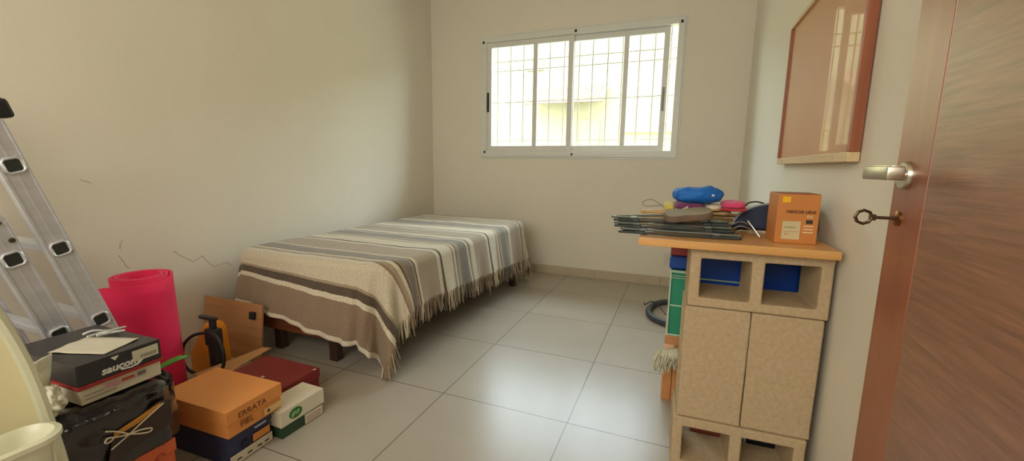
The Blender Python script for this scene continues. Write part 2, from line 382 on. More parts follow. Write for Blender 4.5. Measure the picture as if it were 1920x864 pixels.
# distances measured from the foot hem (metres along the cloth)
add((0, wh), (.016, tp), (.150, wh), (.168, dk), (.186, tn), (.193, dk), (.197, tn), (.208, dk), (.211, cr), (.312, tn), (.320, tp), (.332, tn), (.345, cr), (.370, dk), (.378, tp), (.408, gy_), (.448, tn), (.458, dk), (.464, cr))
t0 = .485
for k in range(3):
    for fr_, c in ((0, tn), (.30, cr), (.345, dk), (.37, cr), (.55, tn), (.58, cr), (.61, dk), (.635, tn), (.70, gy_), (.85, cr), (.88, dk), (.90, tn), (.92, cr), (.965, dk), (.972, cr)):
        add((t0 + (k + fr_) * .667, c))
TOT = 2.75
def blanket_material():
    m = bpy.data.materials.new('striped_wool'); m.use_nodes = True; nt = m.node_tree; b = nt.nodes['Principled BSDF']
    uv = nd(nt, 'ShaderNodeUVMap', uv_map='UVMap'); sp = nd(nt, 'ShaderNodeSeparateXYZ'); nt.links.new(uv.outputs[0], sp.inputs[0])
    n = nd(nt, 'ShaderNodeTexNoise', i_Scale=55., i_Detail=3.); mp = nd(nt, 'ShaderNodeMapping'); mp.inputs['Scale'].default_value = (1, 3, 1)
    nt.links.new(uv.outputs[0], mp.inputs[0]); nt.links.new(mp.outputs[0], n.inputs['Vector'])
    ad = nd(nt, 'ShaderNodeMath', operation='MULTIPLY_ADD'); ad.inputs[1].default_value = .0022; nt.links.new(n.outputs[0], ad.inputs[0]); nt.links.new(sp.outputs['Y'], ad.inputs[2])
    half = .8 / TOT * 1.0; prev = None
    cuts = [stripes[:30], stripes[30:60], stripes[60:]]
    for ch in cuts:
        if not ch: continue
        r = nd(nt, 'ShaderNodeValToRGB'); r.color_ramp.interpolation = 'CONSTANT'; el = r.color_ramp.elements
        while len(el) > 1: el.remove(el[-1])
        el[0].position = max(0, ch[0][0] / TOT); el[0].color = lin(ch[0][1]) + (1,)
        for t, c in ch[1:]:
            e = el.new(t / TOT); e.color = lin(c) + (1,)
        nt.links.new(ad.outputs[0], r.inputs[0])
        if prev is None: prev = r.outputs[0]
        else:
            gt = nd(nt, 'ShaderNodeMath', operation='GREATER_THAN'); gt.inputs[1].default_value = ch[0][0] / TOT; nt.links.new(ad.outputs[0], gt.inputs[0])
            mx = nd(nt, 'ShaderNodeMixRGB'); nt.links.new(gt.outputs[0], mx.inputs[0]); nt.links.new(prev, mx.inputs[1]); nt.links.new(r.outputs[0], mx.inputs[2]); prev = mx.outputs[0]
    # heathered yarn
    n2 = nd(nt, 'ShaderNodeTexNoise', i_Scale=160., i_Detail=2.); mp2 = nd(nt, 'ShaderNodeMapping'); mp2.inputs['Scale'].default_value = (.5, 4, 1)
    nt.links.new(uv.outputs[0], mp2.inputs[0]); nt.links.new(mp2.outputs[0], n2.inputs['Vector'])
    rr = nd(nt, 'ShaderNodeValToRGB'); rr.color_ramp.elements[0].position = .3; rr.color_ramp.elements[0].color = (.72, .71, .70, 1); rr.color_ramp.elements[1].position = .7; rr.color_ramp.elements[1].color = (1.1, 1.09, 1.08, 1)
    nt.links.new(n2.outputs[0], rr.inputs[0])
    mu = nd(nt, 'ShaderNodeMixRGB', blend_type='MULTIPLY'); mu.inputs[0].default_value = .8; nt.links.new(prev, mu.inputs[1]); nt.links.new(rr.outputs[0], mu.inputs[2])
    nt.links.new(mu.outputs[0], b.inputs['Base Color']); b.inputs['Roughness'].default_value = .95; b.inputs['Sheen Weight'].default_value = .25; b.inputs['Specular IOR Level'].default_value = .1
    wv = nd(nt, 'ShaderNodeTexNoise', i_Scale=420., i_Detail=2.); nt.links.new(uv.outputs[0], wv.inputs['Vector'])
    bp = nd(nt, 'ShaderNodeBump', i_Strength=.5, i_Distance=.004); nt.links.new(wv.outputs[0], bp.inputs['Height']); nt.links.new(bp.outputs[0], b.inputs['Normal'])
    return m
me = bpy.data.meshes.new('striped_blanket'); vs, fs, uvs = [], [], []
for i in range(NA + 1):
    for j in range(NB + 1):
        a, b_ = cloth_ab(i / NA, j / NB); vs.append(drape(a, b_))
        t = b_ - (BY0 - Lf(a)) if j / NB < .3 else None
        bstart = BY0 - .47; b3 = bstart + (BY1 + .40 - bstart) * .3
        # stripe coordinate: distance from the hem, blended to straight lines on the top
        th = b_ - (BY0 - Lf(a)); ts = b_ - (1.70 - .335)
        k = min(max((b_ - (BY0 - .12)) / .12, 0), 1)
        uvs.append((a, (th * (1 - k) + ts * k) / TOT if False else ((.335 + (b_ - 1.70) * .335 / (Lf(a) + 1.70 - BY0)) if b_ < 1.70 else ts) / TOT))
for i in range(NA):
    for j in range(NB):
        p = i * (NB + 1) + j; fs.append((p, p + NB + 1, p + NB + 2, p + 1))
me.from_pydata(vs, [], fs); me.update()
ul = me.uv_layers.new(name='UVMap')
for lp in me.loops: ul.data[lp.index].uv = uvs[lp.vertex_index]
for p in me.polygons: p.use_smooth = True
me.materials.append(blanket_material())
blanket = bpy.data.objects.new('striped_blanket', me); C.objects.link(blanket)
tag(blanket, 'brown, grey and cream striped wool blanket with fringe, draped over the single bed', 'blanket')
md = blanket.modifiers.new('solid', 'SOLIDIFY'); md.thickness = .005; md.offset = 0
fm = [mat('fringe_brown', (140, 120, 96), .95, var=.25, scale=40), mat('fringe_grey', (106, 98, 88), .95, var=.25, scale=40), mat('fringe_cream', (196, 184, 156), .95, var=.15, scale=40)]
fb = bmesh.new()
def strand(p, dirv, L, r, mi):
    mb = MB(); wob = Vector((random.uniform(-1, 1), random.uniform(-1, 1), 0)) * .012
    pts = [p + Vector((0, 0, .012)), p + dirv * L * .35 + wob * .5, p + dirv * L * .7 + wob, p + dirv * L + wob * 1.4]
    for q in pts: q.z = max(q.z, .006)
    mb.tube(pts, [r, r * 1.1, r * .9, r * .6], 5)
    for fc in mb.bm.faces: fc.material_index = mi
    me_ = bpy.data.meshes.new('t'); mb.bm.to_mesh(me_); mb.bm.free(); fb.from_mesh(me_); bpy.data.meshes.remove(me_)
NS = 330
for k in range(NS):
    v = (k + random.random() * .6) / NS; a, b_ = cloth_ab(1., v); p = drape(a, b_)
    tt = ((b_ - 1.70 + .335) if b_ > 1.70 else .335 + (b_ - 1.70) * .335 / (Lf(a) + 1.70 - BY0)); col = [c for t, c in stripes if t <= max(tt, 0)][-1]
    mi = 2 if sum(col) > 540 else (1 if col in (gy_, dk) else 0)
    if random.random() < .25: mi = random.randrange(3)
    q = drape(cloth_ab(.985, v)[0], b_); dv = (p - q); dv = dv.normalized() * .5 + Vector((0, 0, -1)); dv.normalize()
    L = random.uniform(.075, .115) if b_ > BY0 - .1 else random.uniform(.06, .1)
    strand(p, dv, L, random.uniform(.0025, .004), mi)
    if random.random() < .012: strand(p, dv, L * 1.6, .0018, 2)
fringe = MB(); fringe.bm.free(); fringe.bm = fb
fo = fringe.build('fringe', fm, blanket); fo['label'] = 'knotted wool fringe along the side hem'; fo['kind'] = 'stuff'

# ------------------------------------------------------------------ ladder, folded, against the left side
alu = mat('ladder_aluminium', (212, 214, 220), .36, .6, var=.06, scale=6, stretch=(1, 1, 6), bump=.03)
alud = mat('rung_hollow_shade', (40, 42, 40), .6)
lad = thing('folding_ladder', 'folded aluminium multi-section ladder with black end caps, beside the pink mat', 'ladder', (-2.06, .9, 0))
dirL = Vector((0, -.075, .27)).normalized(); perp = Vector((0, dirL.z, -dirL.y))
def rail_T(x, yoff): return Matrix(((1, 0, 0, x), (0, perp.y, dirL.y, .858 + yoff), (0, perp.z, dirL.z, .243), (0, 0, 0, 1)))
XR, XL_ = -1.88, -2.31
for si, (yo, ztop, zbot, nr) in enumerate(((0, .985, -.225, 4), (-.112, .66, -.24, 3), (-.224, .70, -.24, 3))):
    for xs in (XR, XL_):
        T = rail_T(xs, yo); r = MB()
        r.box((-.026, -.034, zbot), (0, .034, ztop), .004, T); r.box((-.001, -.033, zbot + .001), (.0035, -.026, ztop - .001), .001, T); r.box((-.001, .026, zbot + .001), (.0035, .033, ztop - .001), .001, T)
        r.box((-.001, -.003, zbot + .001), (.0012, .003, ztop - .001), .0003, T)
        if si == 1: r.lathe([(0, 0), (.034, 0), (.034, .0252), (0, .0252)], 24, T @ Matrix.Translation((-.0256, 0, ztop)) @ Matrix.Rotation(PI / 2, 4, 'Y'))
        r.build('rail', alu, lad)
        if si == 0:
            c = MB(); c.box((-.034, -.046, ztop - .012), (.008, .062, ztop + .045), .010, T); c.box((-.033, -.036, ztop + .02), (.0075, .054, ztop + .085), .018, T, 3)
            c.build('end_cap', rub, lad)
        MB().box((-.03, -.038, zbot - .005), (.0045, .038, zbot + .03), .004, T).build('foot', rub, lad)
    for k in range(nr):
        zc = k * .28 - (.016 if si == 1 else 0)
        T = rail_T(XR, yo)
        rg = MB(); rg.box((XL_ - XR - .028, -.015, zc - .015), (.0015, .015, zc + .015), .004, T)
        ro = rg.build('rung', alu, lad)
        lip = MB(); P4 = [(.0035, -.017, zc - .017), (.0035, .017, zc - .017), (.0035, .017, zc + .017), (.0035, -.017, zc + .017)]
        pp = smooth_path([T @ Vector(p) for p in P4 for _ in (0,)], 1, True)
        cn = []
        for (a, b2) in ((-.014, -.022), (.014, -.022), (.022, -.014), (.022, .014), (.014, .022), (-.014, .022), (-.022, .014), (-.022, -.014)): cn.append(T @ Vector((.003, a, zc + b2)))
        lip.tube(cn, .0046, 6, True); lip.build('rung_lip', alu, ro, smooth=True)
        MB().box((.0, -.019, zc - .019), (.0026, .019, zc + .019), .001, T).build('rung_opening_shade', alud, ro)  # solid dark plate, coloured as the shade inside the open rung end
for (a, zc) in ((-.112, .66), (-.112, .60), (-.112, .635)):
    T = rail_T(XR, a); dy = {.66: .012, .60: .02, .635: -.022}[zc]
    MB().lathe([(0, 0), (.008, 0), (.007, .005), (0, .006)], 12, T @ Matrix.Translation((0, dy, zc)) @ Matrix.Rotation(PI / 2, 4, 'Y')).build('hinge_bolt', mat('bolt_brown', (90, 84, 66), .4, .8), lad)

# ------------------------------------------------------------------ pink mat roll
pk = mat('pink_foam', (246, 34, 92), .75, var=.06, bump=.12, bscale=220, sheen=.1)
def roll(u, v):
    turns = 2.6; a = math.radians(244) + (1 - u) * turns * 2 * PI
    rr = .070 + .0150 * turns * u
    e = max(0, (u - .86) / .14); rr += .026 * e * e
    H = .588 - .024 * min(1, max(0, (u - .80) / .06))
    edge = max(0, (u - .965) / .035); H -= .030 * (1 - math.sqrt(max(0, 1 - edge * edge)))
    return Vector((-2.10 + rr * math.cos(a), 1.035 + rr * math.sin(a) - .012 * v, .004 + v * H))
pm = MB().grid(roll, 200, 12).build('exercise_mat', pk, None, True, .011, 0, False)
tag(pm, 'rolled-up bright pink foam exercise mat standing on end beside the ladder', 'mat')

# ------------------------------------------------------------------ wood panel, beige board and yellow pump
T = frame_px(Vector((-2.475, 1.47, .0)), (1, .02, 0), (.0, .12, 1))
wp = MB().prism([(0, 0), (.45, 0), (.45, .315), (0, .315)], .012, T, .001).build('plywood_panel', wood('plywood', (166, 116, 72), (190, 140, 92), .6, 0, 0, 22))
MB().box((.375, .235, .0121), (.41, .275, .030), .004, T).build('bracket', rub, wp)
tag(wp, 'small plywood panel leaning upright behind the yellow pump', 'panel')
pump = thing('yellow_pump', 'yellow plastic pump canister with black T-handle and looped black hose', 'pump', (-2.13, 1.30, 0))
yel = mat('yellow_plastic', (236, 150, 22), .42, var=.05); blk = mat('black_rubber', (30, 30, 32), .5, bump=.03)
T = frame_px(Vector((-2.225, 1.28, 0)), (1, 0, 0), (0, 0, 1))
MB().prism([(.0, .004), (.20, .004), (.215, .10), (.20, .27), (.175, .30), (.13, .295), (.075, .225), (.0, .12)], .07, T @ Matrix.Translation((0, 0, -.035)), .012).build('canister', yel, pump, smooth=True)
px, py = -1.985, 1.222
MB().box((px - .026, py - .018, .03), (px + .026, py + .018, .30), .008).box((px - .036, py - .024, .215), (px + .036, py + .022, .30), .010).box((px - .030, py - .022, .06), (px + .03, py + .02, .10), .008).build('pump_barrel', blk, pump, smooth=True)
MB().tube([(px, py, .29), (px, py, .345)], .015, 12).box((px - .085, py - .012, .337), (px + .025, py + .012, .353), .006).build('pump_handle', blk, pump, smooth=True)
hp = smooth_path([(px - .0, py - .02, .285), (px - .09, py - .035, .262), (px - .165, py - .04, .20), (px - .172, py - .045, .12), (px - .12, py - .05, .085), (px - .0, py - .052, .082), (px + .075, py - .05, .105), (px + .117, py - .045, .155), (px + .12, py - .04, .22), (px + .085, py - .035, .275), (px + .04, py - .03, .29)], 8, True)
MB().tube(hp, .0075, 8, True).build('hose', blk, pump, smooth=True)

# ------------------------------------------------------------------ boxes
def shoebox(name, label, x1, y0, y1, depth, z0, z1, lid_h, base_m, lid_m, rz=0., group=None, ov=.004):
    """front face towards +x at x1 (local 0), from y0 to y1"""
    o = thing(name, label, 'box', (x1, (y0 + y1) / 2, z0), group, rz); W = (y1 - y0) / 2; H = z1 - z0; R = o.matrix_world
    MB().box((-depth + ov, -W + ov, 0), (-ov, W - ov, H - .004), .002, R).build('body', base_m, o)
    MB().box((-depth, -W, H - lid_h), (0, W, H), .002, R).build('lid', lid_m, o)
    return o, R
def onfront(o, R, name, m, ya, yb, za, zb, x=.0008, th=.0012, tilt=0.):
    """thin label on the +x face, local y/z"""
    mb = MB().box((x - th, ya, za), (x, yb, zb), 0, R); return mb.build(name, m, o)
def ft(R, y, z, x=.0006):
    return R @ frame_px(Vector((x, y, z)))
card = mat('orange_card', (224, 146, 74), .75, var=.05, scale=5, bump=.03)
navy = mat('navy_card', (48, 54, 84), .6, var=.08); wht = mat('white_card', (222, 212, 188), .65, var=.04, scale=20)
whl = mat('label_white', (214, 204, 182), .6, var=.06, scale=60); ink = mat('ink_dark', (52, 46, 42), .7); brn = mat('marker_brown', (122, 70, 30), .8)
blu, R = shoebox('navy_shoebox', 'dark navy shoebox on the floor directly under the orange-brown box', -1.405, .875, 1.045, .31, 0, .122, .03, navy, navy, .03)
onfront(blu, R, 'size_label', whl, -.083, .084, .004, .040, .0012)
onfront(blu, R, 'orange_sticker', mat('sticker_orange', (220, 142, 62), .6), .005, .075, .046, .074, .002)
MB().lathe([(0, 0), (.015, 0), (.015, .0016), (0, .0016)], 16, R @ Matrix.Translation((0, -.022, .06)) @ Matrix.Rotation(PI / 2, 4, 'Y')).build('badge', mat('badge_dark', (26, 26, 44), .5), blu)
onfront(blu, R, 'logo', mat('logo_grey', (170, 172, 180), .6), .015, .062, .092, .100, .0016)
for yy in (-.06, -.02, .02, .05): onfront(blu, R, 'label_print', ink, yy, yy + .018, .014, .020, .0018)
brx, R = shoebox('orange_shoebox', 'large orange-brown shoebox with handwriting, on top of the navy shoebox', -1.385, .862, 1.085, .352, .1225, .224, .052, card, card, .035)
text_mb('ERRATA', .031, ft(R, -.07, .058)).build('handwriting', brn, brx)
text_mb('FIEL', .031, ft(R, -.064, .022)).build('handwriting', brn, brx)
onfront(brx, R, 'end_label', mat('cream_label', (226, 186, 120), .6), .030, .106, .010, .034, .0012)
MB().lathe([(0, 0), (.006, 0), (.006, .001), (0, .001)], 12, R @ Matrix.Translation((.0012, .048, .022)) @ Matrix.Rotation(PI / 2, 4, 'Y')).build('label_hole', ink, brx)
redm = mat('dark_red_card', (132, 38, 36), .55, var=.08)
rbx, R = shoebox('red_shoebox', 'dark red shoebox lying behind the white-lidded green shoebox', -1.50, 1.095, 1.375, .335, 0, .128, .045, redm, redm, .0)
MB().box((-.17, -.03, .128), (-.155, -.018, .1288), 0, R).build('sticker', whl, rbx); MB().box((-.012, .11, .128), (-.002, .122, .1286), 0, R).build('chip', whl, rbx)
wgx, R = shoebox('green_shoebox', 'green shoebox with white lid and green oval emblem, right front of the boxes', -1.366, 1.055, 1.262, .125, 0, .115, .066, mat('green_card', (44, 74, 50), .6, var=.08), wht, -.03)
el = MB().lathe([(0, 0), (.030, 0), (.030, .0012), (0, .0012)], 32, R @ Matrix.Translation((0, -.037, .082)) @ Matrix.Rotation(PI / 2, 4, 'Y') , .72, 1.); el.build('emblem', mat('emblem_green', (56, 122, 48), .6), wgx)
sw = [R @ Vector((.0016, -.037 + a, .082 + b)) for a, b in ((-.018, -.006), (-.008, .006), (.004, .002), (.016, .008))]
MB().tube(smooth_path(sw, 5), .0018, 6).tube(smooth_path([p + Vector((0, 0, -.008)) for p in sw], 5), .0014, 6).build('emblem_line', mat('emblem_pale', (180, 206, 160), .6), wgx)
onfront(wgx, R, 'size_label', whl, .006, .094, .004, .044, -.001, .004)
for k in range(3): onfront(wgx, R, 'label_print', mat('print_red', (150, 96, 84), .6), .014, .082, .012 + k * .009, .014 + k * .009, -.0004)
# cardboard flap lying on the boxes
cf = MB().prism([(-1.96, 1.10), (-1.80, 1.10), (-1.845, 1.24), (-1.885, 1.43), (-1.93, 1.42), (-1.945, 1.24)], .004, Matrix.Translation((0, 0, .1285))).build('cardboard_sheet', mat('tan_cardboard', (196, 146, 96), .8, var=.06))
tag(cf, 'loose tan cardboard sheet lying between yellow pump and red shoebox', 'cardboard')
gp = MB().tube([(-1.86, .895, .262), (-1.86, .94, .266), (-1.86, .975, .272), (-1.86, 1.01, .272), (-1.86, 1.03, .268)], [.012, .016, .019, .018, .008], 12, flat=.45)
gpo = gp.build('plastic_wedge', mat('green_plastic', (84, 150, 42), .45), None, True); tag(gpo, 'rounded green plastic wedge poking out in front of the pink mat', 'wedge')

# stack on the left: bottom carton, bagged carton, shoebox
ob, R = shoebox('carton', 'orange-red carton at the bottom of the stack under the black bag', -1.43, .50, .735, .36, 0, .205, .04, mat('orange_red_card', (214, 104, 60), .7, var=.06), mat('orange_red_card', 0), 0)
MB().tube([R @ Vector((.001, .072 + .012 * math.cos(a), .165 + .014 * math.sin(a))) for a in [i * PI / 5 for i in range(9)]], .002, 5).build('print_mark', mat('print_crimson', (176, 46, 40), .7), ob)
MB().tube([R @ Vector((.001, .03 + .02 * math.cos(a), .10 + .02 * math.sin(a))) for a in [i * PI / 5 for i in range(9)]], .002, 5).build('print_mark', mat('print_crimson', 0), ob)
bag = thing('bagged_carton', 'dark carton wrapped in shiny black plastic, tied with pale string', 'bag', (-1.63, .60, .205))
bmb = bmesh.new(); bmesh.ops.create_cube(bmb, size=1); bmesh.ops.subdivide_edges(bmb, edges=bmb.edges[:], cuts=22, use_grid_fill=True)
lo, hi = Vector((-1.86, .395, .207)), Vector((-1.425, .785, .392))
for v in bmb.verts:
    p = v.co + Vector((.5, .5, .5)); q = Vector((lo.x + p.x * (hi.x - lo.x), lo.y + p.y * (hi.y - lo.y), lo.z + p.z * (hi.z - lo.z)))
    ex = abs(v.co.x) * 2; ey = abs(v.co.y) * 2
    k = max(0, ex + ey - 1.65); q.x -= math.copysign(k * .09, v.co.x); q.y -= math.copysign(k * .09, v.co.y)
    nz = noise.noise(q * 14) * .010 + noise.noise(Vector((q.x * 60, q.y * 60, q.z * 14))) * .005 + noise.noise(q * 34 + Vector((3, 1, 2))) * .006
    dirn = Vector((v.co.x * (ex > .98), v.co.y * (ey > .98), 0))
    if dirn.length: q += dirn.normalized() * nz
    if p.z > .98: q.z = hi.z + min(0, nz * .8 - .004) - max(0, ex - .75) * .07 * (1 if v.co.x > 0 else .2) - max(0, ey - .75) * .10 * (1 if v.co.y > 0 else .1)
    if p.y < .2: q.z -= 0
    v.co = q
mbg = MB(); mbg.bm.free(); mbg.bm = bmb
mbg.build('plastic_wrap', mat('black_bag_film', (26, 25, 27), .22, var=.3, scale=12, bump=.35, bscale=26, spec=.7, coat=.4, coatrough=.08), bag, True, autos=False)
ip = MB().prism([(.565, .236), (.725, .268), (.728, .345), (.70, .350), (.585, .318)], .006, frame_px(Vector((-1.424, 0, 0)))).build('carton_front', mat('dark_brown_card', (62, 47, 42), .55, var=.15, scale=20), bag)
ip['label'] = 'dark brown carton face showing through the plastic'
MB().prism([(.583, .318), (.585, .309), (.64, .318), (.695, .338), (.70, .348), (.64, .332)], .004, frame_px(Vector((-1.4175, 0, 0)))).build('yellow_strip', mat('yellow_tape', (196, 132, 44), .6), bag)
xs = -1.411
sl = MB()
def yz(L): return [Vector((xs, a, b)) for a, b in L]
sl.tube(yz([(.571, .279), (.60, .292), (.613, .298), (.65, .318), (.705, .345)]), .0018, 6)
sl.tube(smooth_path(yz([(.565, .338), (.59, .322), (.613, .301), (.640, .285), (.662, .277), (.668, .284), (.655, .291), (.635, .297), (.613, .298)]), 6), .0022, 6)
sl.tube(smooth_path(yz([(.613, .298), (.595, .305), (.578, .312), (.566, .316), (.560, .307), (.570, .303), (.580, .310)]), 6), .0022, 6)
sl.build('string_bow', mat('pale_string', (206, 190, 160), .9), bag, True)
skm = mat('black_gloss_card', (38, 37, 40), .35, var=.12, scale=9, coat=.2)
sk, R = shoebox('running_shoebox', 'black-lidded white shoebox with white lettering, on the black-wrapped carton', -1.50, .556, .762, .33, .394, .512, .062, wht, skm, .03)
MB().box((-.334, -.1065, .047), (.0035, .1065, .0565), .001, R).build('red_band', mat('lid_red_band', (158, 44, 38), .5), sk)
lg = text_mb('saucony', .030, ft(R, -.05, .069, .0012), bold=.0010, shear=.15); lg.build('lettering', mat('letter_white', (226, 222, 212), .5), sk)
onfront(sk, R, 'price_sticker', mat('sticker_cream', (206, 202, 176), .55, var=.03), .026, .094, .074, .108, .0028)
for k in range(9): onfront(sk, R, 'barcode', mat('barcode_grey', (130, 126, 108), .6), .046 + k * .0048, .0482 + k * .0048, .080, .090, .0034)
MB().tube([R @ Vector((.0012, a, b)) for a, b in ((-.004, .066), (.02, .062), (.04, .066), (.052, .076))], .0022, 6).build('swoosh_line', mat('letter_white', 0), sk)
MB().prism([(-.026, .112), (-.006, .112), (-.016, .100)], .001, ft(R, 0, 0, .0012)).build('white_corner', mat('letter_white', 0), sk)
onfront(sk, R, 'pink_print', mat('print_pink', (196, 140, 150), .6), -.045, -.012, .026, .038); onfront(sk, R, 'shoe_print', mat('print_shoe', (178, 70, 52), .6), -.006, .026, .028, .036)
onfront(sk, R, 'size_print', mat('print_grey', (120, 112, 108), .6), .034, .056, .026, .038)
for (a, b2, z) in ((-.092, -.048, .026), (-.09, -.02, .014)): onfront(sk, R, 'text_print', mat('print_line', (150, 140, 124), .6), a, b2, z, z + .003)
T = Matrix.Translation((-1.62, .655, .513)) @ Matrix.Rotation(.35, 4, 'Z')
pp_ = MB().grid(lambda u, v: T @ Vector(((u - .5) * .17, (v - .5) * .115, .0012 + .004 * max(0, noise.noise(Vector((u * 3, v * 3, 0)))))), 14, 10).build('paper_sheet', mat('paper_white', (216, 208, 186), .7, var=.02), None, True, .0006)
tag(pp_, 'white printed paper sheet lying on the black-lidded shoebox', 'paper')
cl_ = MB()
for k in range(3):
    cl_.tube(smooth_path([Vector((-1.70 + .02 * k + random.uniform(-.02, .02), .66 + random.uniform(-.04, .03) + .03 * j, .516 + random.uniform(.0, .018))) for j in range(4)], 5), .0035, 6)
clo = cl_.build('clear_tape', mat('clear_film', (206, 206, 200), .2, var=.05), None, True); tag(clo, 'crumpled strip of clear film on the shoebox, behind the paper', 'film')
# crumpled white bag
cw = bmesh.new(); bmesh.ops.create_icosphere(cw, subdivisions=5, radius=1)
for v in cw.verts:
    n = v.co.normalized(); d = 1 + .30 * noise.noise(n * 2.4 + Vector((5, 2, 1))) + .22 * (1 - abs(noise.noise(n * 5))) - .15 + .06 * noise.noise(n * 14)
    v.co = Vector((-1.53 + n.x * .05 * d, .505 + n.y * .027 * d, .434 + n.z * .040 * d))
    v.co.y = min(v.co.y, .546); v.co.z = max(v.co.z, .391)
m_ = MB(); m_.bm.free(); m_.bm = cw
wbag = thing('crumpled_bag', 'crumpled white plastic bag wedged between shoebox and white tub lid', 'bag', (-1.53, .505, .39))
m_.build('bag_body', mat('white_bag_film', (226, 222, 196), .5, var=.04), wbag, True, autos=False)
T = frame_px(Vector((-1.545, .490, .46)), (0, 1, .1), (.25, -.25, 1))
MB().grid(lambda u, v: T @ Vector(((u - .5) * .06 + v * .015 - .0, v * .105, .014 * math.sin(u * 3.1) + .006 * noise.noise(Vector((u * 4, v * 4, 1))))), 10, 12).build('bag_top', mat('white_bag_film', 0), wbag, True, .002)

# ------------------------------------------------------------------ white tub with lid standing in it
tub = thing('plastic_tub', 'white plastic tub with flared rim at the lower left corner', 'tub', (-1.10, .12, 0))
tubm = mat('white_plastic', (216, 216, 188), .32, var=.03)
def rrect(cx, cy, hx, hy, r, n=8):
    out = []
    for (sx, sy, a0) in ((1, 1, 0), (-1, 1, PI / 2), (-1, -1, PI), (1, -1, 3 * PI / 2)):
        for k in range(n + 1):
            a = a0 + PI / 2 * k / n; out.append((cx + sx * (hx - r) + r * math.cos(a), cy + sy * (hy - r) + r * math.sin(a)))
    return out
def loft(levels, inner=True):
    b = bmesh.new(); rings = [[b.verts.new((x, y, z)) for x, y in ring] for ring, z in levels]
    n = len(rings[0])
    for A, B in zip(rings, rings[1:]):
        for k in range(n): b.faces.new((A[k], A[(k + 1) % n], B[(k + 1) % n], B[k]))
    b.faces.new(rings[0][::-1]); b.faces.new(rings[-1])
    m = MB(); m.bm.free(); m.bm = b; return m
cx, cy = -1.016, .105
loft([(rrect(cx, cy, .028, .205, .026), 0), (rrect(cx, cy, .032, .214, .030), .25), (rrect(cx, cy, .036, .226, .034), .575), (rrect(cx, cy, .040, .232, .038), .585),
      (rrect(cx, cy, .046, .241, .044), .592), (rrect(cx, cy, .046, .241, .044), .600), (rrect(cx, cy, .038, .232, .036), .603), (rrect(cx, cy, .030, .222, .029), .590), (rrect(cx, cy, .027, .212, .026), .25), (rrect(cx, cy, .022, .2, .021), .02)]).build('tub_body', tubm, tub, True)
MB().box((cx - .004, cy - .14, .015), (cx + .004, cy + .02, .597), .003).build('divider', tubm, tub)
basin = thing('plastic_basin', 'large oval cream plastic basin standing on edge behind the white tub', 'basin', (-1.12, .05, 0))
half = [(.0, .0), (.10, .004), (.20, .022), (.27, .06), (.31, .12), (.326, .20), (.332, .33), (.329, .45), (.319, .56), (.303, .687), (.276, .80), (.24, .90), (.195, .99), (.13, 1.06), (.06, 1.095)]
oval = smooth_path([Vector((y, z, 0)) for y, z in half[1:]] + [Vector((0, 1.102, 0))] + [Vector((-y, z, 0)) for y, z in half[:0:-1]] + [Vector((0, 0, 0))], 3, True)
def ovr(x, k): return [Vector((x, .05 + p.x * k, .551 + (p.y - .551) * (1 - (1 - k) * .7) + .012)) for p in oval]
def loft3(levels):
    b = bmesh.new(); rings = [[b.verts.new(p) for p in ring] for ring in levels]; n = len(rings[0])
    for A, B in zip(rings, rings[1:]):
        for k in range(n): b.faces.new((A[k], A[(k + 1) % n], B[(k + 1) % n], B[k]))
    b.faces.new(rings[0]); b.faces.new(rings[-1][::-1]); m = MB(); m.bm.free(); m.bm = b; return m
loft3([ovr(-1.215, .74), ovr(-1.205, .80), ovr(-1.120, .955), ovr(-1.112, 1.0), ovr(-1.104, 1.002), ovr(-1.098, .985), ovr(-1.100, .955), ovr(-1.108, .93), ovr(-1.190, .79), ovr(-1.198, .74)]).build('basin_shell', mat('cream_plastic', (214, 204, 160), .45, var=.03), basin, True)
rr_ = ovr(-1.100, .972); MB().tube(rr_, .010, 8, True).build('basin_rim', tubm, basin, True)

